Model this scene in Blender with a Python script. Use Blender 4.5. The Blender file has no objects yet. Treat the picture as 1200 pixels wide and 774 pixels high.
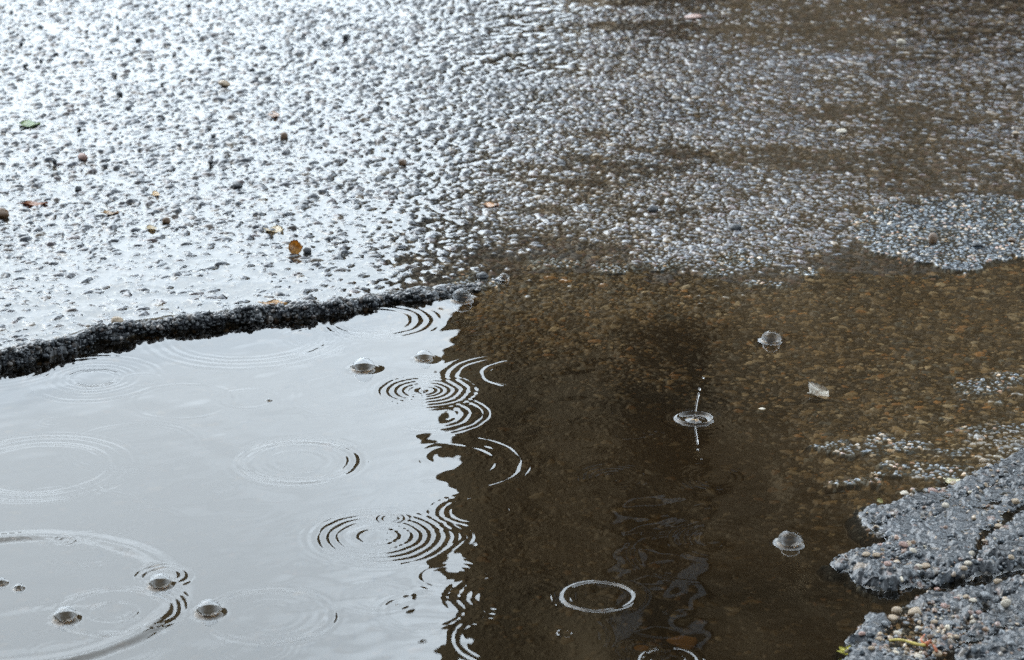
import bpy, bmesh, math, random
import numpy as np
from mathutils import Vector, Matrix, noise as mnoise

rng = np.random.default_rng(7)
random.seed(7)
C = bpy.data.collections.new("scene_objects")
bpy.context.scene.collection.children.link(C)
sc = bpy.context.scene

# ------------------------------------------------------------------ camera
CAM_H, PITCH, F = 0.62, math.radians(18.2), 3000.0
cp, sp = math.cos(PITCH), math.sin(PITCH)


def at(px, py, z=0.0):
    """point of the photograph (1200x774 pixels) on the level z"""
    u, v = (px - 600.0) / F, -(py - 387.0) / F
    dx, dy, dz = u, cp + v * sp, -sp + v * cp
    t = (z - CAM_H) / dz
    return dx * t, dy * t


def mpp(x, y, z=0.0):
    """metres per pixel at a point"""
    return (y * cp + (CAM_H - z) * sp) / F


cam_d = bpy.data.cameras.new("camera")
cam = bpy.data.objects.new("camera", cam_d)
C.objects.link(cam)
cam.location = (0, 0, CAM_H)
cam.rotation_euler = (math.pi / 2 - PITCH, 0, 0)
cam_d.sensor_width = 36
cam_d.lens = 90
cam_d.clip_start = 0.05
cam_d.clip_end = 1000
cam_d.dof.use_dof = True
cam_d.dof.focus_distance = 1.80
cam_d.dof.aperture_fstop = 22
sc.camera = cam

# ------------------------------------------------------------------ helpers


def tag(o, label=None, cat=None, group=None, kind=None):
    if label: o["label"] = label
    if cat: o["category"] = cat
    if group: o["group"] = group
    if kind: o["kind"] = kind
    return o


def link(name, me, mat=None, parent=None, smooth=True):
    o = bpy.data.objects.new(name, me)
    C.objects.link(o)
    if mat: me.materials.append(mat)
    if smooth and len(me.polygons):
        me.polygons.foreach_set("use_smooth", np.ones(len(me.polygons), bool))
    if parent: o.parent = parent
    return o


def bm_obj(name, bm, mat=None, parent=None, smooth=True):
    me = bpy.data.meshes.new(name)
    bm.normal_update()
    bm.to_mesh(me)
    bm.free()
    return link(name, me, mat, parent, smooth)


def empty(name, loc):
    o = bpy.data.objects.new(name, None)
    o.location = loc
    o.empty_display_size = 0.02
    C.objects.link(o)
    return o


def box(bm, x0, x1, y0, y1, z0, z1):
    vs = [bm.verts.new(p) for p in ((x0, y0, z0), (x1, y0, z0), (x1, y1, z0), (x0, y1, z0),
                                    (x0, y0, z1), (x1, y0, z1), (x1, y1, z1), (x0, y1, z1))]
    for f in ((0, 3, 2, 1), (4, 5, 6, 7), (0, 1, 5, 4), (1, 2, 6, 5), (2, 3, 7, 6), (3, 0, 4, 7)):
        bm.faces.new([vs[i] for i in f])


def sstep(a, b, x):
    t = np.clip((x - a) / (b - a), 0, 1)
    return t * t * (3 - 2 * t)


_tab = rng.random((256, 256))


def vnoise(x, y, seed=0):
    x = x + seed * 37.17
    y = y + seed * 91.73
    xi, yi = np.floor(x).astype(np.int64), np.floor(y).astype(np.int64)
    fx, fy = x - xi, y - yi
    fx = fx * fx * fx * (fx * (fx * 6 - 15) + 10)
    fy = fy * fy * fy * (fy * (fy * 6 - 15) + 10)
    a, b = _tab[xi & 255, yi & 255], _tab[(xi + 1) & 255, yi & 255]
    c, d = _tab[xi & 255, (yi + 1) & 255], _tab[(xi + 1) & 255, (yi + 1) & 255]
    return ((a * (1 - fx) + b * fx) * (1 - fy) + (c * (1 - fx) + d * fx) * fy) * 2 - 1


def fbm(x, y, size, octaves=3, seed=0):
    """-1..1, size in metres"""
    s, a, n = 0, 1.0, 0
    for k in range(octaves):
        s = s + a * vnoise(x / size * 2 ** k, y / size * 2 ** k, seed + 5 * k)
        n += a
        a *= 0.5
    return s / n


def blur(A, sig):
    r = int(3 * sig + 1)
    k = np.exp(-0.5 * (np.arange(-r, r + 1) / sig) ** 2)
    k /= k.sum()
    for ax in (0, 1):
        P = np.pad(A, [(r, r) if q == ax else (0, 0) for q in (0, 1)], mode="edge")
        out = np.zeros_like(A)
        n = A.shape[ax]
        for i, w in enumerate(k):
            out += w * (P[i:i + n] if ax == 0 else P[:, i:i + n])
        A = out
    return A


# ------------------------------------------------------------------ the grid (a fan of columns, rows across)
NU = 1240
uf = np.linspace(-1.22, 1.22, NU)
uo = np.array([1.3, 1.5, 1.9, 2.6, 4, 7, 14, 40, 150, 400])
us = np.concatenate([-uo[::-1], uf, uo])
yf = [1.24]
while yf[-1] < 3.52:
    yf.append(yf[-1] + (0.00105 if yf[-1] < 2.08 else 0.00105 + (yf[-1] - 2.08) * 0.0013))
yf = np.array(yf)
ynear = np.array([-60, -15, -4, -1, 0.0, 0.6, 1.0, 1.18])
yfar = np.array([3.6, 3.8, 4.2, 5, 6.5, 9, 14, 25, 50, 110, 240])
ys = np.concatenate([ynear, yf, yfar])
sw = np.maximum(0.24, 0.2 * (ys * cp + CAM_H * sp))          # half-width of the frame at each row
J0, I0 = len(ynear), len(uo)
NJ, NI = len(yf), NU
Yg = np.repeat(ys[:, None], len(us), 1)
Xg = sw[:, None] * us[None, :]
X = Xg[J0:J0 + NJ, I0:I0 + NI]                                # fine part
Y = Yg[J0:J0 + NJ, I0:I0 + NI]
swf = sw[J0:J0 + NJ]


def idx(x, y):
    j = int(np.clip(np.searchsorted(yf, y), 1, NJ - 1))
    i = int(np.clip(round((x / swf[j] + 1.22) / 2.44 * (NI - 1)), 0, NI - 1))
    return j, i


# ------------------------------------------------------------------ lie of the land
edge_px = [(-160, 463), (-60, 447), (0, 434), (60, 418), (110, 402), (150, 396), (200, 386), (270, 379), (340, 372), (400, 367),
           (450, 358), (500, 351), (545, 343), (580, 328), (640, 322), (720, 318), (800, 322), (880, 336), (950, 322),
           (1010, 312), (1100, 325), (1200, 305), (1400, 300)]
ew = np.array([at(*p) for p in edge_px])
jit = 0.009 * fbm(X, 0 * X, 0.045, 4, 3) + 0.0035 * fbm(X, Y, 0.010, 3, 4)
S = Y - (np.interp(X, ew[:, 0], ew[:, 1]) + jit)              # signed distance beyond the broken edge
lip_h = np.interp(X, [-0.6, -0.40, -0.3, -0.2, -0.1, -0.04, 0.0, 0.05, 0.5], [0.0108, 0.0088, 0.0074, 0.0060, 0.0042, 0.0020, 0.0000, -0.0010, -0.0012])
LW = sstep(0.0, -0.06, X)                                     # 1 on the side with the step
SW = sstep(0.45, -0.45, X)
Sp = np.maximum(S, 0)
ff = sstep(0.0, 0.38, Sp)
road = lip_h * (1 - ff) + (0.0034 - 0.011 * X) * ff + Sp * (0.0045 * SW + 0.0085 * (1 - SW))
und = fbm(X * 0.55, Y, 0.10, 4, 11)
und2 = fbm(X * 0.6, Y, 0.03, 3, 15)
road_rough = road + (1 - LW) * (0.0020 * und + 0.0011 * und2) * sstep(-0.08, 0.03, S) + LW * 0.0005 * und

ctrl = [(560, 345, -3), (620, 345, -2.2), (700, 336, -1.8), (800, 338, -1.8), (900, 345, -2), (1000, 330, -2.0), (1100, 338, -3), (1200, 320, -2.5),
        (540, 380, -7), (600, 400, -6), (660, 420, -6), (640, 500, -10), (660, 620, -13), (800, 400, -5), (800, 500, -8.5), (760, 600, -12),
        (880, 400, -3.6), (900, 470, -4.5), (980, 430, -3.4), (980, 500, -3.2), (1060, 440, -2.8), (1080, 380, -2.8), (1180, 400, -2.6), (1190, 470, -1.8),
        (1100, 490, -2.4), (950, 560, -6), (880, 560, -9.5), (1000, 560, -3.2), (1070, 540, -1.6), (900, 650, -10), (960, 620, -7), (820, 740, -10.5), (790, 755, -8),
        (940, 720, -8), (980, 690, -6), (450, 420, -13), (420, 600, -15), (300, 500, -15), (100, 500, -15), (200, 650, -16), (60, 740, -16), (400, 740, -15),
        (600, 760, -13), (1180, 520, -0.6), (1250, 560, -1), (1250, 440, -2.0), (-150, 600, -15)]
cw = np.array([at(a, b) for a, b, _ in ctrl])
cz = np.array([c for _, _, c in ctrl]) * 1e-3
num, den = np.zeros_like(X), np.zeros_like(X)
for (a, b), z in zip(cw, cz):
    w = 1.0 / ((X - a) ** 2 + (0.7 * (Y - b)) ** 2 + 1e-4) ** 2
    num += w * z
    den += w
bed = num / den + 0.0007 * und + 0.0006 * und2 * sstep(-0.012, -0.004, num / den)
stepw = 0.0075 * LW + 0.06 * (1 - LW)
T = sstep(-0.2, 1.0, S / stepw)
B = bed * (1 - T) + road_rough * T
near_lip = np.exp(-((S - 0.006) / 0.009) ** 2) * sstep(0.03, -0.03, X)
B += near_lip * (0.0012 + 0.0030 * fbm(X, Y, 0.012, 3, 21) + 0.0024 * fbm(X, Y, 0.03, 2, 23))


def poly_sdf(pts, Xs, Ys):
    """signed distance, positive inside"""
    P = np.array(pts)
    d = np.full(Xs.shape, 1e9)
    ins = np.zeros(Xs.shape, bool)
    for k in range(len(P)):
        (ax, ay), (bx, by) = P[k - 1], P[k]
        ex, ey = bx - ax, by - ay
        t = np.clip(((Xs - ax) * ex + (Ys - ay) * ey) / (ex * ex + ey * ey + 1e-18), 0, 1)
        d = np.minimum(d, (Xs - ax - t * ex) ** 2 + (Ys - ay - t * ey) ** 2)
        if ay != by:
            ins ^= ((ay > Ys) != (by > Ys)) & (Xs < ex * (Ys - ay) / ey + ax)
    d = np.sqrt(d)
    return np.where(ins, d, -d)


def line_dist(pts, Xs, Ys):
    P = np.array(pts)
    d = np.full(Xs.shape, 1e9)
    for k in range(1, len(P)):
        (ax, ay), (bx, by) = P[k - 1], P[k]
        ex, ey = bx - ax, by - ay
        t = np.clip(((Xs - ax) * ex + (Ys - ay) * ey) / (ex * ex + ey * ey + 1e-18), 0, 1)
        d = np.minimum(d, (Xs - ax - t * ex) ** 2 + (Ys - ay - t * ey) ** 2)
    return np.sqrt(d)


def W_(pts, z=0.0):
    return [at(a, b, z) for a, b in pts]


warpx = 0.0034 * fbm(X, Y, 0.011, 3, 31)
warpy = 0.0042 * fbm(X, Y, 0.011, 3, 33)
# broken asphalt, two slabs
slab_a = W_([(1420, 490), (1215, 512), (1190, 524), (1140, 548), (1110, 566), (1075, 572), (1040, 588), (1002, 590), (996, 604), (1000, 617), (1012, 628), (1026, 634),
             (1018, 640), (990, 648), (964, 660), (968, 668), (992, 672), (1000, 684), (1024, 694), (1060, 692), (1100, 686), (1150, 676), (1200, 668), (1420, 650)])
slab_b = W_([(1420, 664), (1200, 678), (1140, 690), (1090, 692), (1056, 704), (1048, 716), (1008, 720), (1000, 738), (982, 756), (994, 768), (962, 780), (930, 820),
             (900, 900), (1420, 900)])
sdA = poly_sdf(slab_a, X + warpx, Y + warpy)
sdB = poly_sdf(slab_b, X + warpx, Y + warpy)
slab_und = 0.0012 * fbm(X, Y, 0.05, 3, 41)
front = sstep(at(0, 630)[1], at(0, 690)[1], Y)                 # the near side is the higher one
pits = 0.0034 * sstep(0.08, 0.40, fbm(X, Y, 0.026, 4, 43)) + 0.0014 * sstep(0.0, 0.5, fbm(X, Y, 0.009, 2, 44))
hA = (0.0023 + 0.0046 * front + 0.004 * sstep(0.26, 0.36, X) * front)
zA = -0.006 + (0.006 + hA + slab_und * (0.7 + front) - pits * (0.5 + 0.5 * front) + 0.0012 * (1 - front) * fbm(X, Y, 0.018, 2, 45)) * sstep(-0.002, 0.006 + 0.006 * (1 - front), sdA) ** 0.8
hB = 0.0035 + 0.004 * sstep(0.25, 0.33, X) + 0.002 * sstep(at(0, 740)[1], at(0, 774)[1], Y)
zB = -0.008 + (0.008 + hB + slab_und - pits) * sstep(-0.002, 0.008, sdB) ** 0.8
cracks = [([(1210, 584), (1184, 606), (1160, 622), (1148, 640), (1140, 662), (1112, 672), (1060, 690)], 0.0035, 0.006),
          ([(1300, 622), (1200, 634), (1150, 650)], 0.002, 0.003),
          ([(1180, 520), (1140, 545), (1100, 553)], 0.0015, 0.002),
          ([(1210, 592), (1160, 592), (1100, 605), (1070, 612)], 0.0018, 0.0016),
          ([(1260, 722), (1190, 738), (1140, 752), (1100, 774), (1080, 800)], 0.006, 0.006),
          ([(1075, 640), (1110, 650), (1146, 648)], 0.0016, 0.003),
          ([(1105, 774), (1130, 735), (1175, 705), (1230, 690)], 0.0022, 0.004),
          ([(1035, 612), (1075, 600), (1120, 585), (1200, 556), (1260, 545)], 0.0014, 0.0026),
          ([(1230, 655), (1180, 662), (1130, 660)], 0.0025, 0.004)]
crk = np.zeros_like(X)
for pts, w, dp in cracks:
    d = line_dist(W_(pts), X + 1.5 * warpx, Y + 1.5 * warpy)
    crk = np.maximum(crk, dp * np.exp(-(d / w) ** 2))
inA, inB = sdA > -0.002, sdB > -0.002
slab = np.maximum(np.where(inA, zA, -1), np.where(inB, zB, -1))
slab_on = slab > B
B = np.where(slab_on, np.maximum(slab - crk, B - 0.002), B)
# the crumbled hollow full of gravel at the near slab
hollow = poly_sdf(W_([(1048, 720), (1100, 706), (1140, 716), (1130, 745), (1095, 772), (1050, 780), (1020, 765), (1030, 740)]), X + 2 * warpx, Y + 2 * warpy)
B -= 0.0020 * sstep(0, 0.008, hollow)

# fine tarred patch that stands clear of the water, and gritty islands
patch = poly_sdf(W_([(1012, 250), (1040, 238), (1110, 232), (1300, 228), (1300, 296), (1180, 300), (1150, 314), (1110, 318), (1070, 306), (1022, 296), (1014, 272)], 0.002),
                 X + 3 * warpx, Y + 5 * warpy)
patch = patch + 0.016 * fbm(X, Y, 0.020, 3, 46)
PM = sstep(-0.002, 0.006, patch)
isl = [(1000, 524, 46, 9), (1028, 513, 22, 6), (1070, 521, 28, 7), (1048, 546, 20, 5), (1040, 556, 24, 4), (1100, 552, 40, 12), (1120, 530, 20, 5), (960, 521, 18, 4),
       (990, 565, 24, 5), (1025, 565, 16, 6), (1150, 452, 40, 10), (1180, 440, 24, 7), (868, 305, 40, 9), (840, 318, 22, 4), (900, 332, 34, 4), (560, 332, 34, 8), (650, 308, 40, 8),
       (720, 314, 34, 5), (780, 312, 26, 5), (1160, 500, 40, 6), (1090, 575, 30, 8), (940, 318, 26, 5)]
IM = np.zeros_like(X)
for px, py, rx, ry in isl:
    x0, y0 = at(px, py)
    m = mpp(x0, y0)
    my = m / ((CAM_H) / math.hypot(CAM_H, y0))
    d = np.sqrt(((X + warpx * 2 - x0) / (rx * m)) ** 2 + ((Y + warpy * 2 - y0) / (ry * my)) ** 2)
    IM = np.maximum(IM, sstep(1.15, 0.6, d))
B = B * (1 - IM) + np.maximum(B, -0.0003) * IM

# ------------------------------------------------------------------ standing water (level before ripples)
wn = fbm(X * 0.5, Y, 0.16, 3, 51)
film_l = 0.00026 + 0.00088 * sstep(0.36, 0.02, S) + 0.0004 * wn - 0.00012 * sstep(0.5, 1.2, S)
film_r = 0.00042 + 0.0008 * wn - 0.0001 * sstep(0.3, 1.0, S)
LW2 = sstep(0.04, -0.10, X - 0.10 * sstep(0.1, 0.9, S))
film = film_l * LW2 + film_r * (1 - LW2)
roadfilm = road + film
k = 0.0006
soft = np.log1p(np.exp(-np.abs(roadfilm) / k)) * k + np.maximum(roadfilm, 0)
TL = sstep(0.006, 0.016, S)
wl_left = roadfilm * TL
TR = sstep(-0.02, 0.05, S)
wl_right = soft * TR
WL = wl_left * LW + wl_right * (1 - LW)
WL = np.where(S < -0.02, 0, WL)
B = B * (1 - PM) + np.maximum(B, WL + 0.0002 + 0.0006 * sstep(0, 0.02, patch)) * PM   # the patch stands clear of the film

# ------------------------------------------------------------------ stones into the height field
depth = np.clip(WL - B, 0, 1)
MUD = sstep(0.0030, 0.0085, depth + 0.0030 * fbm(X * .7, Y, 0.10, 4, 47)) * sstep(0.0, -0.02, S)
cap = np.zeros_like(X)
capid = np.zeros(X.shape, np.int32)                            # 0 = matrix
pal = [(0.02, 0.02, 0.02)]

PAL_ROAD = np.array([(.022, .024, .030), (.030, .033, .040), (.040, .042, .050), (.055, .054, .060), (.060, .044, .044), (.045, .034, .028), (.085, .070, .062), (.10, .075, .05)])
W_ROADL = np.array([.30, .26, .17, .08, .07, .06, .04, .02])
W_ROADR = np.array([.08, .12, .20, .22, .12, .08, .13, .05])
PAL_BED = np.array([(.050, .037, .021), (.080, .058, .032), (.036, .028, .019), (.12, .088, .050), (.15, .082, .034), (.18, .15, .105), (.024, .020, .016), (.06, .06, .055)])
W_BED = np.array([.24, .20, .18, .12, .05, .06, .09, .06])
PAL_SLAB = np.array([(.012, .016, .020), (.021, .026, .031), (.050, .056, .062), (.10, .085, .07), (.16, .12, .085), (.12, .08, .065), (.09, .10, .11)])
W_SLAB = np.array([.36, .26, .14, .08, .05, .05, .06])


def stones(spacing, rmin, rmax, hfac, mask_fn, keep=1.0):
    """jittered lattice of irregular caps"""
    lo, hi = 1.25, 3.5
    ny = int((hi - lo) / spacing)
    cnt = 0
    for jy in range(ny):
        yc0 = lo + jy * spacing
        half = 0.2 * (yc0 * cp + CAM_H * sp) * 1.2
        nx = int(2 * half / spacing)
        xc = -half + (np.arange(nx) + rng.random(nx)) * spacing
        yc = yc0 + rng.random(nx) * spacing
        rr = rmin + (rmax - rmin) * rng.random(nx) ** 1.6
        asp = 0.62 + 0.38 * rng.random(nx)
        ang = rng.random(nx) * math.pi
        rnd = rng.random((nx, 8))
        for q in range(nx):
            x, y = xc[q], yc[q]
            j, i = idx(x, y)
            m = mask_fn(j, i)
            if rnd[q, 0] > m[0] * keep:
                continue
            r = rr[q] * m[1]
            dy = yf[min(j + 1, NJ - 1)] - yf[j - 1]
            nj = int(r * 1.25 / (dy * 0.5)) + 1
            ni = int(r * 1.25 / (swf[j] * 2.44 / NI)) + 1
            a, b, c, d = max(j - nj, 0), min(j + nj + 1, NJ), max(i - ni, 0), min(i + ni + 1, NI)
            if b - a < 2 or d - c < 2:
                continue
            dx, dyy = X[a:b, c:d] - x, Y[a:b, c:d] - y
            ca, sa = math.cos(ang[q]), math.sin(ang[q])
            u, v = (dx * ca + dyy * sa) / r, (-dx * sa + dyy * ca) / (r * asp[q])
            th = np.arctan2(v, u)
            e = np.sqrt(u * u + v * v) * (1 + 0.17 * np.cos(2 * th + rnd[q, 1] * 6.28) + 0.14 * np.cos(3 * th + rnd[q, 2] * 6.28) + 0.10 * np.cos(5 * th + rnd[q, 3] * 6.28))
            h = r * hfac * (0.45 + 0.8 * rnd[q, 4]) * m[2]
            tilt = 1 + (rnd[q, 5] - .5) * 1.0 * u + (rnd[q, 6] - .5) * 1.0 * v
            pe, pq = 1.5 + 1.5 * rnd[q, 4], 0.95 - 0.35 * rnd[q, 5]
            z = np.where(e < 1, h * 1.1 * np.power(np.maximum(1 - e ** pe, 0), pq) * tilt, 0)
            cur = cap[a:b, c:d]
            w = z > cur
            if w.any():
                cur[w] = z[w]
                P, wt = m[3]
                colr = P[min(int(np.searchsorted(np.cumsum(wt), rnd[q, 7] * wt.sum())), len(P) - 1)] * (0.75 + 0.5 * rng.random())
                pal.append(tuple(colr * m[4]))
                capid[a:b, c:d][w] = len(pal) - 1
                cnt += 1
    return cnt


inslab = slab_on


SN = S + (1 - LW) * 0.05 * fbm(X * .8, Y, 0.05, 3, 48)


def m_big(j, i):
    if inslab[j, i]:
        return (0.10 if hollow[j, i] < 0 else 0.8, 0.7, 0.6 if hollow[j, i] < 0 else 0.8, (PAL_SLAB, W_SLAB + np.array([0, 0, 0, .15, .2, .1, 0])), 1.0)
    if patch[j, i] > 0:
        return (0.10, 0.6, 0.6, (PAL_SLAB, W_SLAB), 1.0)
    if IM[j, i] > .4:
        return (0.35, 0.6, 0.6, (PAL_SLAB, W_SLAB), 1.0)
    if SN[j, i] < 0:
        mu = MUD[j, i]
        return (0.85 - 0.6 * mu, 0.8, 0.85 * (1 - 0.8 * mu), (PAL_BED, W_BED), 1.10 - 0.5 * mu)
    l = LW2[j, i]
    return (0.90 * l + 0.92 * (1 - l), 1.06 * l + 0.85 * (1 - l), 1.05 * l + 0.9 * (1 - l), (PAL_ROAD, W_ROADL * l + W_ROADR * (1 - l)), 0.62 * l + 1.25 * (1 - l))


def m_small(j, i):
    if inslab[j, i]:
        return (0.6, 0.85, 0.55, (PAL_SLAB, W_SLAB), 1.0)
    if patch[j, i] > -0.003 or IM[j, i] > .3:
        return (1.0, 0.95, 1.0, (PAL_SLAB, W_SLAB), 2.8)
    if SN[j, i] < 0:
        mu = MUD[j, i]
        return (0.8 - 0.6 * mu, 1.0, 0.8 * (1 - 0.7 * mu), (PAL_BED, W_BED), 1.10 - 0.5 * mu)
    l = LW2[j, i]
    if l > 0.7 and abs(S[j, i] - 0.008) > 0.02:
        return (0.25, 1.0, 1.0, (PAL_ROAD, W_ROADL), 0.65)
    return (0.9, 1.0, 0.9, (PAL_ROAD, W_ROADL * l + W_ROADR * (1 - l)), 0.62 * l + 1.25 * (1 - l))


stones(0.0068, 0.0020, 0.0060, 0.40, m_big)
stones(0.0038, 0.0011, 0.0022, 0.52, m_small)

gy_ = np.abs(np.gradient(blur(B, 1.2), axis=0)) / np.gradient(yf)[:, None]
face = np.clip(gy_ * 1.3 - 0.15, 0, 1) * (B > -0.012)
G = B + cap * (1 - 0.8 * face)
Yf = Y - face * (1.5 * cap + 0.0050 * fbm(X, B * 2.0 + S, 0.011, 3, 101) + 0.0018 * fbm(X, B * 2 + S, 0.003, 2, 103))
sl_r = slab_on * 1.0
G += (sl_r + 0.35 * PM) * (0.0013 * np.abs(fbm(X, Y, 0.008, 2, 107)) + 0.0008 * fbm(X, Y, 0.0042, 2, 109) + 0.0006 * fbm(X, Y, 0.0024, 1, 111))
G += (0.00022 * fbm(X, Y, 0.0035, 2, 61) + 0.00012 * fbm(X, Y, 0.0016, 1, 63)) * (1 - 0.7 * MUD)
G += near_lip * 0.0009 * fbm(X, Y, 0.005, 2, 65)

# water climbs where it meets stone
above = np.clip(G - WL, 0, np.where(S < 0, 0.0024, 0.0012))
WAT = WL + 0.75 * blur(above, 1.6) + 0.35 * blur(above, 3.5) * sstep(-0.01, 0.03, S)
WAT += ((0.00022 + 0.00016 * sstep(0.35, 0.1, S) + 0.00018 * sstep(0.3, 0.9, S)) * fbm(X * 0.8, Y, 0.025, 2, 71) + 0.00006 * fbm(X, Y, 0.009, 1, 73)) * sstep(-0.005, 0.02, S)


# ------------------------------------------------------------------ ripples
def ring(px, py, r0, w, lam, A, phase=0.0, side=None):
    """a packet of rings round a photo point: radius, spread and wavelength in photo pixels, A in millimetres"""
    x0, y0 = at(px, py)
    m = mpp(x0, y0)
    R = (r0 + 3 * w) * m
    a, b = np.searchsorted(yf, [y0 - R, y0 + R])
    if b - a < 2:
        return
    dx, dy = X[a:b] - x0, Y[a:b] - y0
    r = np.sqrt(dx * dx + dy * dy) / m
    r = r + 1.1 * vnoise(X[a:b] / 0.012, Y[a:b] / 0.012, int(px) % 50) + 0.9 * vnoise(X[a:b] / 0.03, Y[a:b] / 0.03, int(py) % 50)
    h = A * 1e-3 * np.cos(2 * math.pi * (r - r0) / lam + phase) * np.exp(-((r - r0) / w) ** 2)
    th = np.arctan2(dy, dx)
    h *= 1.1 + 0.30 * np.cos(2 * th + px) + 0.24 * np.cos(5 * th + py) + 0.16 * np.cos(9 * th + px + py)
    if side:
        h *= sstep(side[1], side[1] + 0.5, np.cos(th - side[0]))
    WAT[a:b] += h * np.where(S[a:b] < 0.004, 1, 0) * sstep(0.003, -0.004, S[a:b])


# strong sets
ring(497, 458, 36, 22, 9.5, 0.105); ring(497, 458, 12, 8, 9, 0.10); ring(497, 458, 0, 5, 12, 0.5)
ring(503, 486, 50, 13, 11, 0.065, 0, (-0.6, -0.3)); ring(503, 486, 64, 8, 9, 0.06, 0, (0.2, 0.0))
ring(441, 629, 60, 24, 11, 0.105); ring(441, 629, 24, 7, 12, 0.12)
ring(459, 608, 13, 8, 7, 0.075)
ring(350, 541, 66, 13, 13, 0.15); ring(350, 541, 34, 9, 14, 0.05)
ring(612, 438, 46, 5, 12, 0.16, 0, (math.pi, 0.1)); ring(600, 440, 72, 12, 12, 0.07, 0, (math.pi, -0.2))
ring(438, 376, 52, 18, 12, 0.11)
ring(290, 393, 95, 14, 12, 0.09); ring(290, 393, 120, 8, 14, 0.06)
ring(110, 443, 29, 5, 10, 0.22); ring(110, 443, 46, 12, 10, 0.05); ring(110, 443, 78, 8, 12, 0.045)
ring(48, 548, 80, 10, 13, 0.10); ring(48, 548, 105, 12, 12, 0.07)
ring(522, 542, 62, 12, 13, 0.042, 0, (0.3, 0.2)); ring(522, 542, 92, 10, 13, 0.08, 0, (0.2, 0.1)); ring(530, 535, 30, 14, 17, 0.035, 0, (2.6, 0.0))
ring(190, 676, 26, 13, 10, 0.17)
ring(132, 717, 28, 6, 12, 0.10); ring(132, 717, 64, 8, 14, 0.15)
ring(150, 716, 58, 18, 9, 0.11, 0, (0.1, 0.3))
ring(77, 634, 10, 7, 7, 0.16)
ring(702, 699, 42, 4.6, 15, 0.52); ring(702, 699, 55, 4, 8, 0.04)
ring(316, 722, 76, 10, 14, 0.075); ring(316, 722, 50, 20, 14, 0.02)
ring(785, 774, 34, 8, 10, 0.17); ring(785, 774, 20, 6, 10, 0.12)
ring(663, 742, 8, 5, 12, 0.12); ring(750, 760, 22, 6, 12, 0.09)
ring(800, 378, 44, 16, 11, 0.05); ring(730, 500, 40, 22, 9, 0.020); ring(720, 560, 30, 22, 8, 0.020); ring(840, 560, 34, 22, 8.5, 0.018)
ring(560, 600, 40, 22, 11, 0.022); ring(600, 700, 60, 26, 12, 0.03)
ring(215, 470, 60, 6, 12, 0.03); ring(165, 445, 22, 5, 10, 0.02)
# one old wide swell
ring(20, 700, 186, 20, 66, 0.85); ring(60, 770, 150, 16, 60, 0.10)
for _ in range(46):
    px, py = rng.uniform(-60, 980), rng.uniform(380, 800)
    ring(px, py, rng.uniform(10, 90), rng.uniform(8, 22), rng.uniform(7, 14), rng.uniform(0.008, 0.026))
# light wind waves over the puddle
pw = sstep(0.0, -0.02, S)
wav = np.zeros_like(X)
for _ in range(36):
    lam = rng.uniform(0.012, 0.075)
    a = rng.normal(math.pi / 2, 0.75)
    sl = math.radians(rng.uniform(0.05, 0.30))
    kx, ky = 2 * math.pi / lam * math.cos(a), 2 * math.pi / lam * math.sin(a)
    wav += sl * lam / (2 * math.pi) * np.cos(kx * X + ky * Y + rng.uniform(0, 6.28))
WAT += wav * pw * (0.65 + 0.35 * fbm(X, Y, 0.12, 2, 81))
lump = np.exp(-(((X - at(540, 690)[0]) / 0.045) ** 2 + ((Y - at(540, 690)[1]) / 0.10) ** 2)) + 0.6 * np.exp(-(((X - at(530, 520)[0]) / 0.03) ** 2 + ((Y - at(530, 520)[1]) / 0.09) ** 2))
WAT += 0.00042 * lump * fbm(X * 0.8, Y, 0.020, 2, 85) * pw
WAT += 0.0045 * 1e-2 * fbm(X * 0.5, Y, 0.012, 2, 83) * pw * 0.5

# ------------------------------------------------------------------ bubbles sit in their own dimples
BUB = [(542, 352, 27), (426, 433, 27), (497, 421, 21), (904, 400, 24), (926, 637, 30), (188, 686, 27), (77, 725, 28), (245, 718, 30), (22, 690, 12), (1, 684, 14), (315, 470, 6),
       (591, 327, 13)]
bubbles = []
CUT = np.zeros(X.shape, bool)                                   # where the water sheet gives way to a finer piece
for px, py, wpx in BUB:
    x0, y0 = at(px, py)
    R = wpx / 2 * mpp(x0, y0)
    a, b = np.searchsorted(yf, [y0 - 5 * R, y0 + 5 * R])
    r = np.sqrt((X[a:b] - x0) ** 2 + (Y[a:b] - y0) ** 2) / R
    WAT[a:b] = WAT[a:b] * (1 - np.exp(-(r / 1.7) ** 4)) + 0.22 * R * np.exp(-np.maximum(r - 1, 0) / 0.22)
    CUT[a:b] |= r < 1.06
    G[a:b] = np.where(r < 1.5, np.minimum(G[a:b], -0.75 * R), G[a:b])
    bubbles.append((x0, y0, R, 0.22 * R))
SPL = at(815, 491)
SPR = 40 * mpp(*SPL)
rs_ = np.sqrt((X - SPL[0]) ** 2 + (Y - SPL[1]) ** 2)
CUT |= rs_ < SPR

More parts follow.
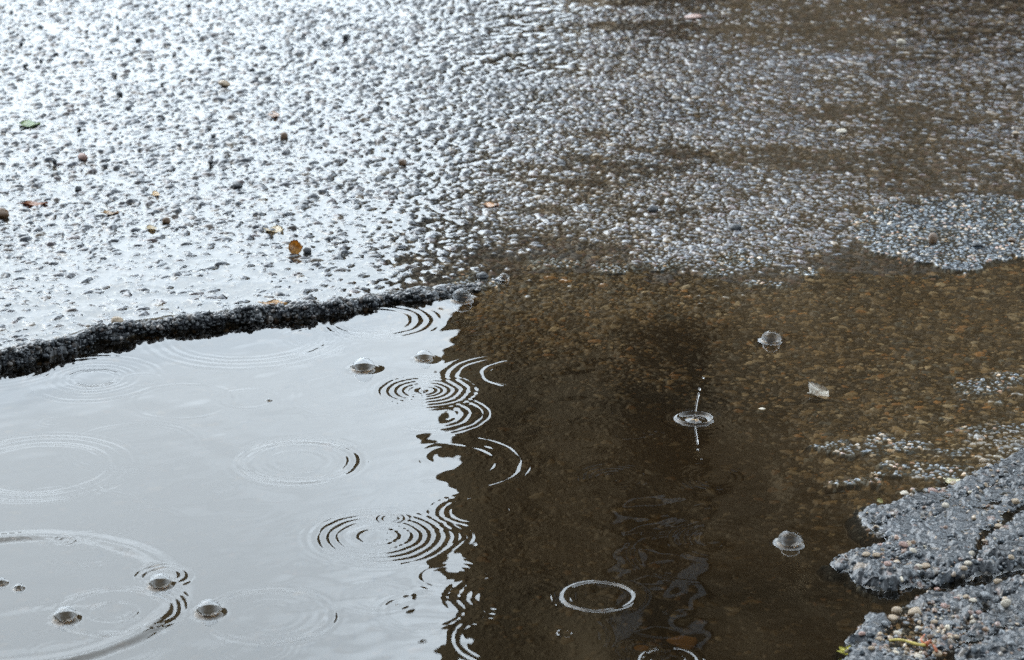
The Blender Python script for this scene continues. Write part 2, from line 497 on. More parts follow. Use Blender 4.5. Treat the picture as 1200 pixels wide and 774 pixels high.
# ------------------------------------------------------------------ colours of the ground
matrix = np.empty(X.shape + (3,))
mud = np.array((0.0105, 0.0086, 0.0056))
tar = np.array((0.016, 0.017, 0.019))
silt = np.array((0.026, 0.020, 0.012))
rt = sstep(-0.02, 0.08, S)[..., None] * LW2[..., None]
matrix[:] = tar * rt + silt * (1 - rt)
matrix = np.where(slab_on[..., None] | (PM > .4)[..., None], tar * 1.4, matrix)
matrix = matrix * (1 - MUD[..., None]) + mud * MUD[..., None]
pal_a = np.array(pal)
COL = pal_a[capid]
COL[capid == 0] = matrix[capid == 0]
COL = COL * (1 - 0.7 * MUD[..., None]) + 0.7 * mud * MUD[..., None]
lipd = (near_lip * (LW > .3))[..., None]
COL = COL * (1 - 0.55 * lipd) + 0.55 * lipd * np.array((0.012, 0.013, 0.015))
COL *= (1 + 0.22 * fbm(X, Y, 0.05, 3, 91) + 0.16 * fbm(X, Y, 0.004, 2, 93))[..., None]
# brown film of dirt spread over the wetter ground on the shallow side
dirt = np.clip((1 - LW2) * (0.30 + 0.5 * fbm(X * .5, Y, 0.14, 3, 95)), 0, 1) * (~slab_on) * (PM < .4)
COL = COL * (1 - 0.4 * dirt[..., None]) + 0.4 * dirt[..., None] * np.array((0.06, 0.042, 0.022))
wetp = slab_on * np.clip(0.5 + 1.1 * fbm(X, Y, 0.045, 4, 97), 0, 1)
COL *= (1 - 0.55 * wetp)[..., None]
COL = np.clip(COL, 0.004, 0.5)
SUB = sstep(0.0002, -0.0004, G - WAT)                          # 1 under water


def grid_mesh(name, Xa, Ya, Za, face_keep, attrs, mat):
    nj, ni = Xa.shape
    vid = np.arange(nj * ni).reshape(nj, ni)
    q = np.stack([vid[:-1, :-1], vid[:-1, 1:], vid[1:, 1:], vid[1:, :-1]], -1)[face_keep]
    used = np.zeros(nj * ni, bool)
    used[q.ravel()] = True
    new = np.cumsum(used) - 1
    co = np.stack([Xa, Ya, Za], -1).reshape(-1, 3)[used].astype(np.float32)
    q = new[q].astype(np.int32)
    me = bpy.data.meshes.new(name)
    me.vertices.add(len(co))
    me.vertices.foreach_set("co", co.ravel())
    me.loops.add(q.size)
    me.loops.foreach_set("vertex_index", q.ravel())
    me.polygons.add(len(q))
    me.polygons.foreach_set("loop_start", np.arange(0, q.size, 4, dtype=np.int32))
    for an, arr in attrs.items():
        arr = arr.reshape(nj * ni, -1)[used].astype(np.float32)
        if arr.shape[1] == 3:
            at_ = me.attributes.new(an, "FLOAT_VECTOR", "POINT")
            at_.data.foreach_set("vector", arr.ravel())
        else:
            at_ = me.attributes.new(an, "FLOAT", "POINT")
            at_.data.foreach_set("value", arr.ravel())
    me.update(calc_edges=True)
    return link(name, me, mat)


# ------------------------------------------------------------------ materials
def mat_new(name):
    m = bpy.data.materials.new(name)
    m.use_nodes = True
    nt = m.node_tree
    nt.nodes.clear()
    out = nt.nodes.new("ShaderNodeOutputMaterial")
    return m, nt, nt.nodes, nt.links, out


def math_node(N, L, op, a, b=None, clamp=False):
    n = N.new("ShaderNodeMath")
    n.operation = op
    n.use_clamp = clamp
    for k_, v in enumerate((a, b)):
        if v is None: continue
        if isinstance(v, (int, float)): n.inputs[k_].default_value = v
        else: L.new(v, n.inputs[k_])
    return n.outputs[0]


def ground_material():
    m, nt, N, L, out = mat_new("wet_ground")
    p = N.new("ShaderNodeBsdfPrincipled")
    a = N.new("ShaderNodeAttribute"); a.attribute_name = "tint"
    s = N.new("ShaderNodeAttribute"); s.attribute_name = "under"
    geo = N.new("ShaderNodeNewGeometry")
    n1 = N.new("ShaderNodeTexNoise"); n1.inputs["Scale"].default_value = 900; n1.inputs["Detail"].default_value = 3
    L.new(geo.outputs["Position"], n1.inputs["Vector"])
    mr = N.new("ShaderNodeMapRange"); mr.inputs[3].default_value = 0.55; mr.inputs[4].default_value = 1.45
    L.new(n1.outputs["Fac"], mr.inputs[0])
    mx = N.new("ShaderNodeVectorMath"); mx.operation = "SCALE"
    L.new(a.outputs["Vector"], mx.inputs[0]); L.new(mr.outputs[0], mx.inputs["Scale"])
    L.new(mx.outputs[0], p.inputs["Base Color"])
    r = N.new("ShaderNodeMapRange"); r.inputs[3].default_value = 0.30; r.inputs[4].default_value = 0.62
    L.new(n1.outputs["Fac"], r.inputs[0])
    gr_ = N.new("ShaderNodeAttribute"); gr_.attribute_name = "gloss"
    rg = math_node(N, L, "MULTIPLY_ADD", gr_.outputs["Fac"], -0.24)
    L.new(r.outputs[0], rg.node.inputs[2]); L.new(rg, p.inputs["Roughness"])
    sp_ = math_node(N, L, "MULTIPLY_ADD", s.outputs["Fac"], -0.46)
    sp_.node.inputs[2].default_value = 0.5
    gs_ = N.new("ShaderNodeAttribute"); gs_.attribute_name = "grit"
    s2_ = math_node(N, L, "MULTIPLY_ADD", gs_.outputs["Fac"], -0.08); L.new(sp_, s2_.node.inputs[2])
    L.new(s2_, p.inputs["Specular IOR Level"])
    g_ = N.new("ShaderNodeAttribute"); g_.attribute_name = "grit"
    b = N.new("ShaderNodeBump"); b.inputs["Distance"].default_value = 0.0005
    st = math_node(N, L, "MULTIPLY_ADD", g_.outputs["Fac"], 0.65); st.node.inputs[2].default_value = 0.35
    L.new(st, b.inputs["Strength"])
    L.new(n1.outputs["Fac"], b.inputs["Height"]); L.new(b.outputs[0], p.inputs["Normal"])
    L.new(p.outputs[0], out.inputs[0])
    return m


def water_material(name, tint, f0=0.02, boost=1.0, deep=None):
    m, nt, N, L, out = mat_new(name)
    geo = N.new("ShaderNodeNewGeometry")
    d = N.new("ShaderNodeVectorMath"); d.operation = "DOT_PRODUCT"
    L.new(geo.outputs["Normal"], d.inputs[0]); L.new(geo.outputs["Incoming"], d.inputs[1])
    c = math_node(N, L, "ABSOLUTE", d.outputs["Value"])
    o = math_node(N, L, "SUBTRACT", 1.0, c, True)
    pw_ = math_node(N, L, "POWER", o, 5.0)
    fr = math_node(N, L, "MULTIPLY_ADD", pw_, (1 - f0) * boost)
    fr.node.inputs[2].default_value = f0 * boost
    fr.node.use_clamp = True
    tr = N.new("ShaderNodeBsdfTransparent"); tr.inputs[0].default_value = (*tint, 1)
    if deep:
        mk_ = N.new("ShaderNodeAttribute"); mk_.attribute_name = "murk"
        mc_ = N.new("ShaderNodeMix"); mc_.data_type = "RGBA"
        mc_.inputs["A"].default_value = (*tint, 1); mc_.inputs["B"].default_value = (*deep, 1)
        L.new(mk_.outputs["Fac"], mc_.inputs["Factor"]); L.new(mc_.outputs["Result"], tr.inputs[0])
    gl = N.new("ShaderNodeBsdfGlossy"); gl.inputs["Roughness"].default_value = 0.0
    gl.inputs["Color"].default_value = (1, 1, 1, 1)
    mix = N.new("ShaderNodeMixShader")
    L.new(fr, mix.inputs[0]); L.new(tr.outputs[0], mix.inputs[1]); L.new(gl.outputs[0], mix.inputs[2])
    L.new(mix.outputs[0], out.inputs[0])
    return m


def simple(name, col, rough=0.5, spec=0.5, var=0.3, scale=400, bump=0.0, col2=None, trans=0.0):
    m, nt, N, L, out = mat_new(name)
    p = N.new("ShaderNodeBsdfPrincipled")
    tc = N.new("ShaderNodeTexCoord")
    n1 = N.new("ShaderNodeTexNoise"); n1.inputs["Scale"].default_value = scale; n1.inputs["Detail"].default_value = 4
    L.new(tc.outputs["Object"], n1.inputs["Vector"])
    cr = N.new("ShaderNodeValToRGB")
    c2 = col2 or tuple(min(1, v * (1 + var)) for v in col)
    c1 = tuple(v * (1 - var) for v in col) if not col2 else col
    cr.color_ramp.elements[0].position, cr.color_ramp.elements[1].position = 0.35, 0.65
    cr.color_ramp.elements[0].color = (*c1, 1); cr.color_ramp.elements[1].color = (*c2, 1)
    L.new(n1.outputs["Fac"], cr.inputs[0]); L.new(cr.outputs[0], p.inputs["Base Color"])
    p.inputs["Roughness"].default_value = rough
    p.inputs["Specular IOR Level"].default_value = spec
    if trans: p.inputs["Transmission Weight"].default_value = trans; p.inputs["IOR"].default_value = 1.33
    if bump:
        b = N.new("ShaderNodeBump"); b.inputs["Distance"].default_value = bump
        L.new(n1.outputs["Fac"], b.inputs["Height"]); L.new(b.outputs[0], p.inputs["Normal"])
    L.new(p.outputs[0], out.inputs[0])
    return m


M_ground = ground_material()
M_water = water_material("muddy_water", (0.60, 0.51, 0.385))
M_film = water_material("rain_water", (0.88, 0.83, 0.74), deep=(0.60, 0.51, 0.385))
MURK = 1 - np.exp(-np.clip(WAT - G, 0, 1) / 0.0028)
M_bubble = water_material("bubble_film", (0.97, 0.98, 0.99), 0.02, 0.75)
M_drop = simple("clear_water", (1, 1, 1), 0.0, 0.5, 0.0, 1, 0, None, 1.0)

# ------------------------------------------------------------------ ground meshes
Zg = np.zeros_like(Xg)
fine_mask = np.zeros(Xg.shape, bool)
fine_mask[J0:J0 + NJ, I0:I0 + NI] = True
Zg[J0:J0 + NJ, I0:I0 + NI] = G
Yg = Yg.copy(); Yg[J0:J0 + NJ, I0:I0 + NI] = Yf
# outside the detailed part: carry the border height outwards and fade to level
jj = np.clip(np.arange(len(ys)) - J0, 0, NJ - 1)
ii = np.clip(np.arange(len(us)) - I0, 0, NI - 1)
Bs = blur(B, 6)
ext = Bs[jj][:, ii]
Zg = np.where(fine_mask, Zg, np.clip(ext, -0.012, 0.02))
COLg = np.where(fine_mask[..., None], COL[jj][:, ii], np.array((0.045, 0.046, 0.050)))
GLg = np.where(fine_mask, np.maximum(np.maximum(np.maximum(0.95 + 0.05 * (1 - LW2), 1.12 * sl_r), 1.2 * PM) * (1 - 0.5 * near_lip), 0)[jj][:, ii], 0.5)
GRg = np.where(fine_mask, sl_r[jj][:, ii], 0.0)
SUBg = np.where(fine_mask, SUB[jj][:, ii], 0.0)
road_zone = np.ones(Xg.shape, int)                              # 1 road, 2 puddle bed, 3 broken asphalt
zone_f = np.where(slab_on, 3, np.where(S < 0, 2, 1))
road_zone[J0:J0 + NJ, I0:I0 + NI] = zone_f
fz = road_zone[:-1, :-1]
for zid, nm in ((1, "road"), (2, "puddle_bed"), (3, "pavement")):
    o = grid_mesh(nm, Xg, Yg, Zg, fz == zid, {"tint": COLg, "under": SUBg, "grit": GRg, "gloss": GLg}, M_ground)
    tag(o, kind="structure")
bpy.data.objects["road"]["label"] = "wet stony asphalt road beyond the broken edge of the puddle"
bpy.data.objects["puddle_bed"]["label"] = "brown muddy gravel bed under the puddle"
bpy.data.objects["pavement"]["label"] = "cracked blue grey asphalt breaking up into the puddle"

wet = (WAT > G - 0.0009)
wetf = wet[:-1, :-1] | wet[1:, :-1] | wet[:-1, 1:] | wet[1:, 1:]
pud = (S < 0.004)[:-1, :-1]
cutf = CUT[:-1, :-1] & CUT[1:, :-1] & CUT[:-1, 1:] & CUT[1:, 1:]
ex = G > WAT
for nm_, mk in (("lip left", (S > .02) & (S < .15) & (LW2 > .8)), ("mid left", (S > .3) & (S < .6) & (LW2 > .8)), ("far left", (S > .8) & (LW2 > .8)), ("near right", (S > .05) & (S < .3) & (LW2 < .2)), ("far right", (S > .6) & (LW2 < .2))):
    print("EXPOSED", nm_, round(float(ex[mk].mean()), 3))
o = grid_mesh("puddle_water", X, Y, WAT, wetf & pud & ~cutf, {"murk": MURK}, M_film)
tag(o, "still puddle with raindrop rings mirroring sky and dark house", kind="structure")
o = grid_mesh("road_water", X, Y, WAT, wetf & ~pud & ~cutf, {"murk": MURK}, M_film)
tag(o, "thin sheet of rainwater lying between the road stones", kind="structure")


def gz(x, y):
    j, i = idx(x, y)
    return float(G[j, i])


def wz(x, y):
    j, i = idx(x, y)
    return float(max(G[j, i], WAT[j, i]))


def place(px, py):
    """photo pixel -> ground point, following the height"""
    z = 0.0
    for _ in range(5):
        x, y = at(px, py, z)
        z = wz(x, y)
    return x, y, z


# ------------------------------------------------------------------ bubbles
def dome_bm(R, h, n=48, rings=18):
    bm = bmesh.new()
    rows = []
    for k_ in range(rings):
        a = k_ / rings * math.pi / 2
        rows.append([bm.verts.new((R * math.cos(a) * math.cos(t), R * math.cos(a) * math.sin(t), h * math.sin(a)))
                     for t in [2 * math.pi * q / n for q in range(n)]])
    top = bm.verts.new((0, 0, h))
    for k_ in range(rings - 1):
        for q in range(n):
            bm.faces.new((rows[k_][q], rows[k_][(q + 1) % n], rows[k_ + 1][(q + 1) % n], rows[k_ + 1][q]))
    for q in range(n):
        bm.faces.new((rows[-1][q], rows[-1][(q + 1) % n], top))
    return bm


def wsample(x, y):
    j = int(np.clip(np.searchsorted(yf, y) - 1, 0, NJ - 2))
    fy = (y - yf[j]) / (yf[j + 1] - yf[j])
    out = 0
    for jj_, wj in ((j, 1 - fy), (j + 1, fy)):
        f = (x / swf[jj_] + 1.22) / 2.44 * (NI - 1)
        i = int(np.clip(math.floor(f), 0, NI - 2))
        out += wj * (WAT[jj_, i] * (1 - f + i) + WAT[jj_, i + 1] * (f - i))
    return float(out)


def disc_bm(x0, y0, RR, prof, n=72, rings=44):
    """a finely divided round piece of the water surface"""
    bm = bmesh.new()
    qs = RR * np.linspace(0, 1, rings + 1)[1:]
    hs_ = prof(qs)
    c = bm.verts.new((0, 0, wsample(x0, y0) + float(prof(np.array([0.0]))[0])))
    rows = []
    for q, h in zip(qs, hs_):
        rows.append([bm.verts.new((q * math.cos(t), q * math.sin(t), wsample(x0 + q * math.cos(t), y0 + q * math.sin(t)) + float(h))) for t in [2 * math.pi * k_ / n for k_ in range(n)]])
    for k_ in range(n):
        bm.faces.new((c, rows[0][k_], rows[0][(k_ + 1) % n]))
    for a in range(rings - 1):
        for k_ in range(n):
            bm.faces.new((rows[a][k_], rows[a + 1][k_], rows[a + 1][(k_ + 1) % n], rows[a][(k_ + 1) % n]))
    return bm


BL = ["clear bubble against the end of the broken road edge",
      "dark based bubble alone on the sky reflection, above the strongest set of ring ripples",
      "low bubble at the border between bright and dark water, just above the strongest ring ripples",
      "clear bubble over the gravelly brown shallows, above the floating pale leaf",
      "clear white rimmed bubble on dark brown water near the cracked asphalt",
      "dark based bubble sitting inside a small set of rings on bright water",
      "dark based bubble at the rim of a faint double ring on bright water",
      "dark based bubble beside a row of short dark ripple dashes on bright water",
      "tiny bubble on bright water with a slightly larger one beside it at the picture edge",
      "small bubble cut by the picture edge on bright water",
      "speck sized bubble alone in the middle of the bright water",
      "clear bubble resting against stones where the road meets the dark shallows"]
for (x0, y0, R, men), lab in zip(bubbles, BL):
    o = empty("rain_bubble", (x0, y0, 0))
    dm = bm_obj("dome", dome_bm(R * 0.99, R * 0.82), M_bubble, o)
    dm.location = (0, 0, men * 0.93)
    bm_obj("rim", disc_bm(x0, y0, 1.13 * R, lambda q: np.where(q < R, -0.60 * R * (1 - (q / R) ** 2.4), 0.0)), M_water, o)
    tag(o, lab, "bubble", "rain bubbles floating on the puddle")

# ------------------------------------------------------------------ splash: jet and drops
def tube_bm(path, radii, n=14):
    bm = bmesh.new()
    rows = []
    for p, r in zip(path, radii):
        rows.append([bm.verts.new((p[0] + r * math.cos(2 * math.pi * q / n), p[1] + r * math.sin(2 * math.pi * q / n), p[2])) for q in range(n)])
    for k_ in range(len(rows) - 1):
        for q in range(n):
            bm.faces.new((rows[k_][q], rows[k_][(q + 1) % n], rows[k_ + 1][(q + 1) % n], rows[k_ + 1][q]))
    bm.faces.new(rows[0][::-1]); bm.faces.new(rows[-1])
    return bm


sx, sy = at(814.5, 491)
ms = mpp(sx, sy)
path, rad = [], []
for k_ in range(22):
    t = k_ / 21
    path.append((0.0024 * t ** 2, 0, -0.001 + 0.0205 * t))
    rad.append(0.0024 * math.exp(-t * 16) + 0.00062 + 0.00028 * math.exp(-((t - .93) / .07) ** 2) - (0.0006 if k_ == 21 else 0))
o = empty("splash", (sx, sy, 0))
bm_obj("jet", tube_bm(path, rad), M_drop, o)
m_ = mpp(*SPL)


def spl(q):
    p = q / m_
    return 1e-3 * (1.5 * np.exp(-((p - 21) / 2.3) ** 2) - 1.0 * np.exp(-((p - 13) / 5.5) ** 2) + 1.7 * np.exp(-(p / 3.4) ** 2) + 0.05 * np.cos((p - 21) * 0.9) * np.exp(-((p - 30) / 5) ** 2))


bm_obj("ring", disc_bm(SPL[0], SPL[1], SPR * 1.01, spl, 120, 90), M_water, o)
tag(o, "thin curved jet of water rising from a raindrop splash ring on dark water", "splash")
for px, dz, r, lab in ((819, 0.0222, 0.0009, "round water droplet hanging just above the thin splash jet"), (823, 0.0305, 0.0007, "tiny water droplet highest above the thin splash jet")):
    bm = bmesh.new()
    bmesh.ops.create_uvsphere(bm, u_segments=16, v_segments=10, radius=r)
    o = bm_obj("water_droplet", bm, M_drop)
    o.location = (at(px, 491)[0], sy, dz)
    o.scale = (1, 1, 1.15)
    tag(o, lab, "droplet", "droplets above the splash")


# ------------------------------------------------------------------ loose stones and leaves
def pebble_mesh(seed, flat=0.6, rough=0.25, sub=3):
    bm = bmesh.new()
    bmesh.ops.create_icosphere(bm, subdivisions=sub, radius=1.0)
    off = Vector((seed * 13.7, seed * 5.1, seed * 9.3))
    for v in bm.verts:
        n = mnoise.noise(v.co * 1.1 + off) * rough + mnoise.noise(v.co * 2.7 + off) * rough * 0.35 + mnoise.noise(v.co * 7 + off) * rough * 0.10
        v.co *= 1 + n
        v.co.z *= flat
    me = bpy.data.meshes.new("pebble")
    bm.to_mesh(me); bm.free()
    me.polygons.foreach_set("use_smooth", np.ones(len(me.polygons), bool))
    return me


STONE = {"tan": simple("tan_stone", (0.26, 0.19, 0.12), 0.28, 0.5, 0.25, 260, 0.0003),
         "pale": simple("pale_stone", (0.36, 0.31, 0.24), 0.30, 0.5, 0.2, 260, 0.0003),
         "pink": simple("pinkish_stone", (0.24, 0.14, 0.11), 0.28, 0.5, 0.25, 260, 0.0003),
         "grey": simple("grey_stone", (0.12, 0.125, 0.13), 0.28, 0.5, 0.3, 260, 0.0003),
         "dark": simple("dark_stone", (0.018, 0.019, 0.022), 0.25, 0.5, 0.3, 260, 0.0003),
         "brown": simple("brown_stone", (0.10, 0.055, 0.025), 0.28, 0.5, 0.35, 260, 0.0003)}
peb_me = [pebble_mesh(k_, 0.55 + 0.1 * (k_ % 4), 0.22 + 0.06 * (k_ % 3)) for k_ in range(9)]
pcount = 0


def pebble(px, py, wpx, colour, label, group=None, name="pebble", lift=0.45, tall=1.0):
    global pcount
    x, y, z = place(px, py)
    z = max(gz(x, y), z - 0.001)
    me = peb_me[pcount % 9].copy()
    me.materials.append(STONE[colour])
    o = bpy.data.objects.new(name, me)
    C.objects.link(o)
    r = wpx / 2 * mpp(x, y, z)
    o.scale = (r, r * random.uniform(0.75, 1.0), r * random.uniform(0.85, 1.1) * tall)
    o.rotation_euler = (random.uniform(-.25, .25), random.uniform(-.25, .25), random.uniform(-0.5, 0.5))
    o.location = (x, y, z + r * 0.6 * lift * tall)
    tag(o, label, "pebble", group)
    pcount += 1
    return o


SLABP = [(1015, 651, 10, "tan"), (1084, 665, 12, "tan"), (1059, 641, 11, "pink"), (1051, 716, 13, "tan"), (1046, 725, 12, "tan"), (1072, 722, 15, "tan"), (1134, 666, 9, "pale"),
         (1179, 710, 12, "pale"), (1154, 700, 15, "grey"), (1099, 766, 12, "tan"), (1076, 771, 11, "pale"), (1052, 742, 10, "pale"), (1111, 735, 16, "grey"), (1062, 730, 8, "grey"),
         (1077, 736, 9, "pale"), (1021, 762, 8, "tan"), (1147, 719, 9, "pink"), (1132, 701, 8, "tan"), (1037, 732, 9, "grey"), (1070, 647, 9, "pale"), (1027, 652, 9, "tan"),
         (1044, 656, 8, "pink"), (1040, 662, 9, "pink"), (1171, 617, 11, "tan"), (1062, 667, 9, "grey"), (1076, 674, 9, "pale"), (1121, 703, 9, "pink"), (1140, 705, 10, "pale"),
         (1107, 712, 11, "pink"), (1087, 716, 7, "brown"), (1033, 640, 8, "pink"), (1010, 745, 9, "pink"), (1030, 750, 8, "tan"), (1065, 752, 9, "pink"), (1090, 748, 8, "brown"),
         (1120, 748, 8, "tan"), (1063, 760, 7, "tan"), (1185, 653, 8, "tan"), (1012, 757, 10, "grey"), (1108, 594, 9, "pale"), (1093, 577, 12, "pink"), (1060, 578, 10, "pale"),
         (1118, 568, 10, "tan"), (1152, 541, 9, "tan"), (1190, 590, 10, "tan"), (1050, 590, 9, "grey"), (1022, 601, 9, "grey"), (1095, 730, 8, "tan"), (1130, 668, 8, "tan"),
         (1160, 745, 7, "grey"), (1185, 755, 9, "grey"), (1140, 730, 7, "pale"), (1168, 690, 8, "tan"), (1098, 690, 8, "pink")]
special = {(1084, 665): "round tan pebble set at the front lip of the cracked asphalt slab", (1134, 666): "pale pebble lying where two cracks of the asphalt meet",
           (1179, 710): "pale chipped pebble alone on the open asphalt beside the long crack", (1171, 617): "tan pebble in the dark crack crossing the far asphalt slab",
           (1072, 722): "longest tan pebble in the gravel filled hollow of the broken asphalt", (1093, 577): "pink pebble at the water's edge of the far asphalt slab",
           (1152, 541): "tan pebble in the shallow brown water above the far asphalt slab", (1111, 735): "large flat grey pebble in the gravel filled asphalt hollow"}
for px, py, w, c in SLABP:
    lab = special.get((px, py))
    gl_ = {"tan": "tan pebble lying on the cracked asphalt at the puddle edge", "pale": "pale cream pebble lying on the cracked asphalt at the puddle edge",
           "pink": "pinkish pebble lying on the cracked asphalt at the puddle edge", "grey": "grey pebble lying on the cracked asphalt at the puddle edge",
           "brown": "brown pebble lying on the cracked asphalt at the puddle edge"}[c]
    pebble(px, py, w, c, lab or gl_, None if lab else f"{c} pebbles on the cracked asphalt")

ROADP = [(263, 100, 14, "tan", "tan pebble on the flooded road above the other bright leaves", 0.7, 1.0),
         (3, 252, 15, "brown", "brown stone cut by the picture edge on the flooded road", 0.9, 1.3),
         (138, 378, 14, "tan", "tan pebble on the crest of the dark broken edge", 0.8, 1.0),
         (1093, 284, 11, "brown", "brown upright pebble on the smooth blue grey patch", 0.9, 1.5),
         (1145, 289, 13, "dark", "dark pebble on the smooth blue grey patch", 0.5, 1.0),
         (1186, 283, 10, "brown", "reddish brown pebble at the far rim of the smooth blue grey patch", 0.5, 1.2),
         (765, 247, 13, "dark", "dark stone on the brown wet road above the gravel shoreline", 0.6, 1.0),
         (863, 268, 12, "dark", "black stone in the brown wet road near the blue grey patch", 0.5, 1.0),
         (565, 324, 14, "dark", "rounded dark stone at the end of the broken road edge", 0.5, 1.0),
         (658, 192, 11, "dark", "black stone among pale gravel in the middle of the wet road", 0.5, 1.0),
         (278, 221, 12, "dark", "black stone standing out of the road water above the orange leaf", 0.8, 1.2),
         (195, 262, 9, "brown", "small brown upright seed on the road water", 0.9, 1.6),
         (333, 162, 9, "brown", "olive brown seed standing on the stony road", 0.8, 1.4),
         (140, 112, 8, "dark", "dark olive bit standing in the road water below two specks", 0.8, 1.5),
         (472, 193, 9, "brown", "dark brown seed where the bright road water ends", 0.8, 1.4),
         (360, 296, 10, "dark", "dark reddish stone touching the orange leaf", 0.7, 1.2),
         (97, 187, 11, "pink", "reddish stone on the flooded road below the green leaf", 0.5, 0.9),
         (893, 479, 9, "pale", "little white chip floating near the pale leaf on brown water", 0.5, 0.6),
         (812, 21, 22, "pink", "pinkish stain coloured stone far up the wet road", 0.4, 0.5),
         (1190, 160, 9, "tan", "orange tan pebble far up the road at the picture edge", 0.6, 0.9),
         (986, 155, 12, "pale", "pale pebble in a brown water gap far up the road", 0.5, 0.8),
         (1056, 51, 11, "pale", "white pebble standing bright far up the gravel road", 0.6, 0.9)]
for px, py, w, c, lab, lf, tl in ROADP:
    pebble(px, py, w, c, lab, None, "pebble", lf, tl)
STONE["amber"] = simple("amber_stone", (0.085, 0.048, 0.017), 0.6, 0.05, 0.5, 160, 0.0006)
for px, py, w, lab in ((797, 752, 40, "large amber stone lying under the dark water at the bottom of the puddle"), (752, 760, 20, "small amber stone under the dark water beside the large amber one")):
    o = pebble(px, py, w, "amber", lab)
    x, y = at(px, py, -0.008)
    o.location = (x, y, gz(x, y) - 0.0005)
    o.scale.z *= 0.45
for px, py, w in [(25, 54, 4.5), (64, 63, 3.5), (67, 63, 3.5), (102, 38, 4), (155, 40, 4), (162, 49, 6), (138, 33, 3.5), (30, 79, 7), (21, 42, 4), (137, 21, 3), (222, 8, 4), (190, 100, 4), (92, 152, 5),
                  (204, 66, 5), (130, 62, 4), (405, 46, 7), (380, 52, 6), (296, 84, 6), (135, 90, 5), (48, 73, 4), (250, 163, 6), (210, 172, 6), (247, 193, 7), (92, 224, 8), (64, 194, 6)]:
    pebble(px, py, w, "dark", "small black grit stone standing out of the bright road water", "black grit on the flooded road", "grit_stone", 1.0, 1.3)


def leaf(px, py, wpx, dpx, cols, label, curl=0.3, rot=0.0, stand=0.0, name="leaf", stem=True, lift=0.0006):
    """a thin, bent leaf blade with a midrib; wpx long, dpx high in the picture"""
    x, y, z = place(px, py)
    m = mpp(x, y, z)
    Ln = wpx * m
    Wd = dpx * m if stand > 0.5 else dpx * m / math.sin(math.atan2(CAM_H, y)) * 0.9
    bm = bmesh.new()
    nu, nv = 18, 9
    grid = []
    for a in range(nu):
        t = a / (nu - 1)
        half = Wd / 2 * (math.sin(math.pi * t ** 0.85) ** 0.75 * 0.96 + 0.04) * (1 + 0.10 * math.sin(t * 31 + px))
        row = []
        for b in range(nv):
            s_ = b / (nv - 1) * 2 - 1
            lx = (t - .5) * Ln
            ly = s_ * half
            lz = curl * Ln * ((t - .5) ** 2 * 0.9 + 0.35 * (abs(s_) ** 1.5) * half / Ln * 2) + 0.05 * Ln * math.sin(7 * t + 3 * s_ + px)
            row.append(bm.verts.new((lx, ly, lz)))
        grid.append(row)
    for a in range(nu - 1):
        for b in range(nv - 1):
            bm.faces.new((grid[a][b], grid[a + 1][b], grid[a + 1][b + 1], grid[a][b + 1]))
    geom = bmesh.ops.solidify(bm, geom=bm.faces[:], thickness=0.0003)
    root = empty(name, (x, y, z + lift + (Wd * 0.24 if stand > .5 else 0)))
    root.rotation_euler = (stand, 0, rot)
    mt = simple(name + "_blade", cols[0], 0.3, 0.5, 0.3, 300, 0.0002, cols[1])
    bm_obj("blade", bm, mt, root)
    if stem:
        pth = [(-Ln * .5 - Ln * 0.16 * q / 4, 0.04 * Ln * q / 4, curl * Ln * .2 + 0.02 * Ln * q / 4) for q in range(5)]
        b2 = bmesh.new()
        rows = []
        for p in pth:
            rr = 0.00035
            rows.append([b2.verts.new((p[0], p[1] + rr * math.cos(a), p[2] + rr * math.sin(a))) for a in [q * math.pi / 3 for q in range(6)]])
        for k_ in range(4):
            for q in range(6):
                b2.faces.new((rows[k_][q], rows[k_][(q + 1) % 6], rows[k_ + 1][(q + 1) % 6], rows[k_ + 1][q]))
        bm_obj("stem", b2, mt, root)
    tag(root, label, "leaf")
    return root


leaf(346, 296, 17, 19, ((0.20, 0.085, 0.012), (0.42, 0.20, 0.03)), "curled orange brown leaf standing up on the flooded road", 0.5, 0.25, 1.1)
leaf(35, 145, 26, 7, ((0.07, 0.13, 0.02), (0.16, 0.25, 0.05)), "green leaf lying flat on the flooded road", 0.12, -0.15)
leaf(41, 240, 30, 5, ((0.16, 0.05, 0.02), (0.30, 0.12, 0.05)), "long reddish brown leaf on the flooded road near the brown stone", 0.15, 0.1)
leaf(130, 251, 18, 5, ((0.20, 0.11, 0.03), (0.34, 0.2, 0.07)), "small yellowish brown leaf on the road water above the brown seed", 0.2, 0.1)
leaf(178, 269, 12, 6, ((0.35, 0.26, 0.13), (0.5, 0.4, 0.24)), "little tan leaf next to the brown upright seed", 0.3, 0.4)
leaf(322, 271, 22, 8, ((0.42, 0.32, 0.18), (0.56, 0.46, 0.30)), "pale cream leaf just above the orange standing leaf", 0.2, -0.3)
leaf(322, 357, 30, 6, ((0.26, 0.12, 0.03), (0.46, 0.26, 0.08)), "slim orange leaf lying on top of the dark broken road edge", 0.15, -0.05)
leaf(321, 136, 14, 8, ((0.26, 0.14, 0.08), (0.36, 0.22, 0.13)), "pinkish tan leaf scrap among stones halfway up the flooded road", 0.1, 0.2)
leaf(576, 241, 18, 6, ((0.40, 0.20, 0.09), (0.5, 0.3, 0.16)), "light orange leaf scrap on the dark side of the wet road", 0.1, -0.2)
leaf(183, 229, 9, 7, ((0.35, 0.2, 0.06), (0.46, 0.3, 0.1)), "tiny orange leaf scrap by the seed on the road water", 0.2, 0.3)
leaf(959, 462, 24, 13, ((0.20, 0.14, 0.085), (0.44, 0.40, 0.33)), "pale torn leaf floating on the gravelly brown shallows", 0.35, 0.5, 0.35, lift=0.001)
